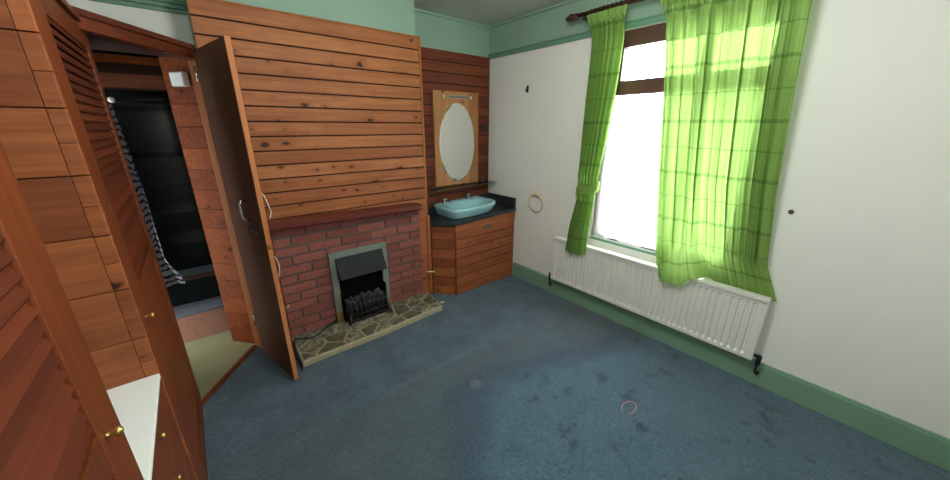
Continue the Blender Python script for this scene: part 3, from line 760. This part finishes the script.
struct('floor_stairs', mb)['label'] = 'carpeted stairs beyond the doorway, upper steps coloured dark as shade'
struct('floor_hall', nb('lino').box(-3.65, -2.3, .15, .6, -.02, .004))
# rail and patterned cloth
rl = empty('hanging_rail', (-2.9, .35, 1.70), 'dark rail across the stair opening holding the striped cloth', 'rail')
build('rod', nb('black').tube([(-3.65, .35, 1.715), (-2.40, .35, 1.715)], .011, 10), rl)
build('end_knob', nb('white_gloss').lathe((-2.835, .335, 1.722), (0, -1, .1), [(0, .012), (.01, .018), (.02, .016), (.026, 0)], 12), rl, 'white knob')
def cloth(u, v):
    w = .062+.02*v+.075*smooth01(.82, 1, v); xc = -2.872+.008*math.sin(v*5)+.03*v+.03*smooth01(.8, 1, v)
    return ((xc-w/2+w*u, .352+.018*math.sin(u*9+v*2)-.02*v, 1.70-1.25*v), u*.3, v*1.25)
tag(build('patterned_throw', nb('zebra').sheet(cloth, 30, 70), recalc=False), 'black and white striped cloth hanging beside the dark stairs', 'cloth')

# open door (dark brown inside face, pine edge)
dr = empty('door_1', (-2.41, -.17, 0), kind='structure'); dr['label'] = 'open brown door folded against the chimney breast'
HG = Vector((-2.400, -.215, 0)); FE = Vector((-2.293, -.735, 0))
de = (FE-HG).normalized(); dn = Vector((de.y, -de.x, 0))
if dn.x < 0: dn = -dn                                    # towards the chimney breast side
th = .026
mb = nb('door_brown').prism([HG+de*.004, FE-de*.006, FE-de*.006+dn*(th-.004), HG+de*.004+dn*(th-.004)], (0, 0, 1.955), .0015)
for v in mb.b.verts: v.co.z += .012
build('leaf', mb, dr)
mb = nb('door_edge').prism([FE-de*.006-dn*.0015, FE-dn*.0015, FE+dn*th, FE-de*.006+dn*th], (0, 0, 1.957), .0015)
mb.prism([HG-dn*.002, HG+de*.004-dn*.002, HG+de*.004+dn*th, HG+dn*th], (0, 0, 1.957), .001)
for v in mb.b.verts: v.co.z += .011
build('edging', mb, dr, 'pale pine lipping')
mb = nb('pine_cab').prism([HG+dn*(th-.004), FE+dn*(th-.004), FE+dn*(th), HG+dn*th], (0, 0, 1.955), .001)
for v in mb.b.verts: v.co.z += .012
build('outer_face', mb, dr)
def dp(s_, z, o): return HG+de*s_+Vector((0, 0, z))-dn*o
dl = (FE-HG).length
def spx(y): return dl*0+((y-HG.y)/de.y)
s_h = spx(-.565)
build('handle', nb('chrome').tube([dp(s_h-.004, 1.165, 0), dp(s_h-.006, 1.165, .03), dp(s_h-.002, 1.15, .038), dp(s_h+.002, 1.075, .038), dp(s_h+.004, 1.058, .03), dp(s_h+.006, 1.058, 0)], .006, 8), dr, 'bright D handle')
mb = nb('grey_plate').prism([dp(s_h+.03, .985, .001), dp(s_h+.085, .985, .001), dp(s_h+.085, 1.015, .001), dp(s_h+.03, 1.015, .001)], -dn*.008, .002).tube([dp(s_h+.02, 1.0, .012), dp(s_h+.105, .985, .012)], .006, 8)
build('bolt', mb, dr, 'small grey bolt')
mb = nb('brass').lathe(FE+dn*th*.5+Vector((0, 0, .925)), de, [(0, .013), (.004, .013), (.006, .006), (.014, .006), (.018, .009), (.022, 0)], 10)
build('latch', mb, dr, 'brass ball latch')
for z in (1.85, .25):
    build('hinge', nb('chrome').tube([dp(-.004, z-.04, .004), dp(-.004, z+.04, .004)], .006, 8), dr)

# ------------------------------------------------------------------ fitted furniture along the left
def louvred_door(parent, y0, y1, z0, z1, zs, knob_y, knob_z, fs=.07):
    """door in the plane x=WX, from y0 (far) down to y1 (near)"""
    xo, xi = WX+.0, WX-.022; st = .075
    mb = nb('louvre').box(xi, xo, y0-fs, y0, z0, z1, .005).box(xi, xo, y1, y1+.15, z0, z1, .004)
    ny = y1+.15
    mb.box(xi, xo, ny, y0-fs, z0, z0+.09, .003).box(xi, xo, ny, y0-fs, z1-.08, z1, .003).box(xi, xo, ny, y0-fs, zs-.045, zs+.045, .003)
    mb.box(xi+.006, xi+.014, ny-.004, y0-.066, z0+.08, zs-.04)
    do = build('door', mb, parent)
    z = zs+.055; mb = nb('slat')
    while z < z1-.09:
        mb.prism([(xi+.002, ny-.003, z+.028), (xi+.006, ny-.003, z+.034), (xo-.001, ny-.003, z+.006), (xo-.005, ny-.003, z)], (0, y0-fs-ny+.006, 0)); z += .03
    build('louvres', mb, do)
    build('knob', nb('brass').lathe((xo, knob_y, knob_z), (1, 0, 0), [(0, .007), (.003, .005), (.010, .005), (.014, .009), (.019, .010), (.023, .007), (.025, 0)], 14), do, 'round brass knob')
    return do
WD = -3.34
w1 = empty('wardrobe', (-3.05, -1.0, 0), 'dark louvred wardrobe with brass knob, next to the doorway', 'wardrobe')
mb = nb('pine_cab')
for k in range(11):
    z0 = .01+k*.178
    mb.box(WD, WX-.036, -1.406, -1.390, z0, z0+.175, .002)
    for q in range(2): mb.box(WX-.035, WX, -1.407, -1.390, z0+q*.088, z0+q*.088+.0865, .002)
build('side_panel', mb, w1, 'honey plank side facing the dressing table')
build('side_panel', nb('slat').box(WD, WX-.024, -.64, -.622, .0, 1.95), w1)
build('back_panel', nb('brown_ply').box(WD-.012, WD, -1.40, -.622, .0, 1.95), w1)
build('top_panel', nb('header').box(WD, WX+.012, -1.41, -.60, 1.95, 1.975, .003), w1)
build('plinth', nb('slat').box(WX-.03, WX-.004, -1.39, -.60, 0, .05, .002), w1)
louvred_door(w1, -.585, -1.388, .052, 1.945, .985, -1.325, .935)
# dressing table between
dt = empty('dressing_table', (-3.05, -1.66, 0), 'built-in dressing table with white top between the two wardrobes', 'dressing table')
build('top', nb('white_lam').box(WD, WX, -1.915, -1.409, .735, .753, .003), dt, 'glossy white top')
build('carcass', nb('brown_ply').box(WD, WX-.024, -1.91, -1.411, .0, .734), dt)
for k in range(4):
    z1 = .728-k*.172
    do = build('drawer', nb('louvre').box(WX-.023, WX-.003, -1.91, -1.411, z1-.165, z1, .004), dt)
    for y in (-1.70,):
        build('knob', nb('brass').lathe((WX-.003, y, z1-.014 if k == 0 else z1), (1, 0, 0), [(0, .006), (.008, .005), (.011, .009), (.017, .009), (.02, 0)], 12) if k == 0 else nb('brass').lathe((WX-.003, y, z1-.01), (1, 0, 0), [(0, .006), (.008, .005), (.011, .009), (.017, .009), (.02, 0)], 12), do)
w2 = empty('wardrobe', (-3.05, -2.3, 0), 'dark wardrobe in the near left corner beyond the white dressing table top', 'wardrobe')
build('side_panel', nb('slat').box(WD, WX-.024, -1.935, -1.918, .0, 1.95), w2)
build('side_panel', nb('slat').box(WD, WX-.024, -2.78, -2.763, .0, 1.95), w2)
build('back_panel', nb('brown_ply').box(WD-.012, WD, -2.78, -1.92, .0, 1.95), w2)
build('top_panel', nb('header').box(WD, WX+.012, -2.785, -1.915, 1.95, 1.975, .003), w2)
build('plinth', nb('slat').box(WX-.03, WX-.004, -2.77, -1.925, 0, .05, .002), w2)
louvred_door(w2, -1.922, -2.765, .052, 1.945, .985, -2.02, 1.0, .13)

# ------------------------------------------------------------------ light
w = bpy.data.worlds.new('overcast'); S.world = w; w.use_nodes = True
bg = w.node_tree.nodes['Background']; bg.inputs[0].default_value = (.93, .97, 1.0, 1); bg.inputs[1].default_value = 14.0
def light(name, typ, loc, energy, col=(1, 1, 1), **kw):
    d = bpy.data.lights.new(name, typ); d.energy = energy; d.color = col
    for k, v in kw.items(): setattr(d, k, v)
    o = bpy.data.objects.new(name, d); COL.objects.link(o); o.location = loc; return o
po = light('window_portal', 'AREA', (.27, (WY0+WY1)/2, (WZ0+WZ1)/2), 1, shape='RECTANGLE', size=1.6, size_y=1.1)
po.data.cycles.is_portal = True; po.rotation_euler = (0, PI/2, 0)
ceil_fill = light('ceiling_fill', 'POINT', (-1.65, -2.15, 2.22), 33, (.99, 1, .965), shadow_soft_size=.25)  # added fill light below the ceiling, no fitting modelled
flash = light('photographer_lamp', 'POINT', (-2.44, -2.92, 1.66), 8, (1, 1, .98), shadow_soft_size=.04)

# ------------------------------------------------------------------ camera
cd = bpy.data.cameras.new('camera'); cam = bpy.data.objects.new('camera', cd); COL.objects.link(cam)
cam.location = (-2.5278, -2.8562, 1.5623); cam.rotation_euler = (PI/2-.321, 0, -.6864)
cd.sensor_fit = 'HORIZONTAL'; cd.sensor_width = 36; cd.lens = 339.04/950*36; cd.clip_start = .02
S.camera = cam
vs = S.view_settings; vs.view_transform = 'Standard'; vs.look = 'None'; vs.gamma = 1; vs.use_curve_mapping = False; vs.exposure = .7
S.cycles.max_bounces = 10; S.cycles.transparent_max_bounces = 12
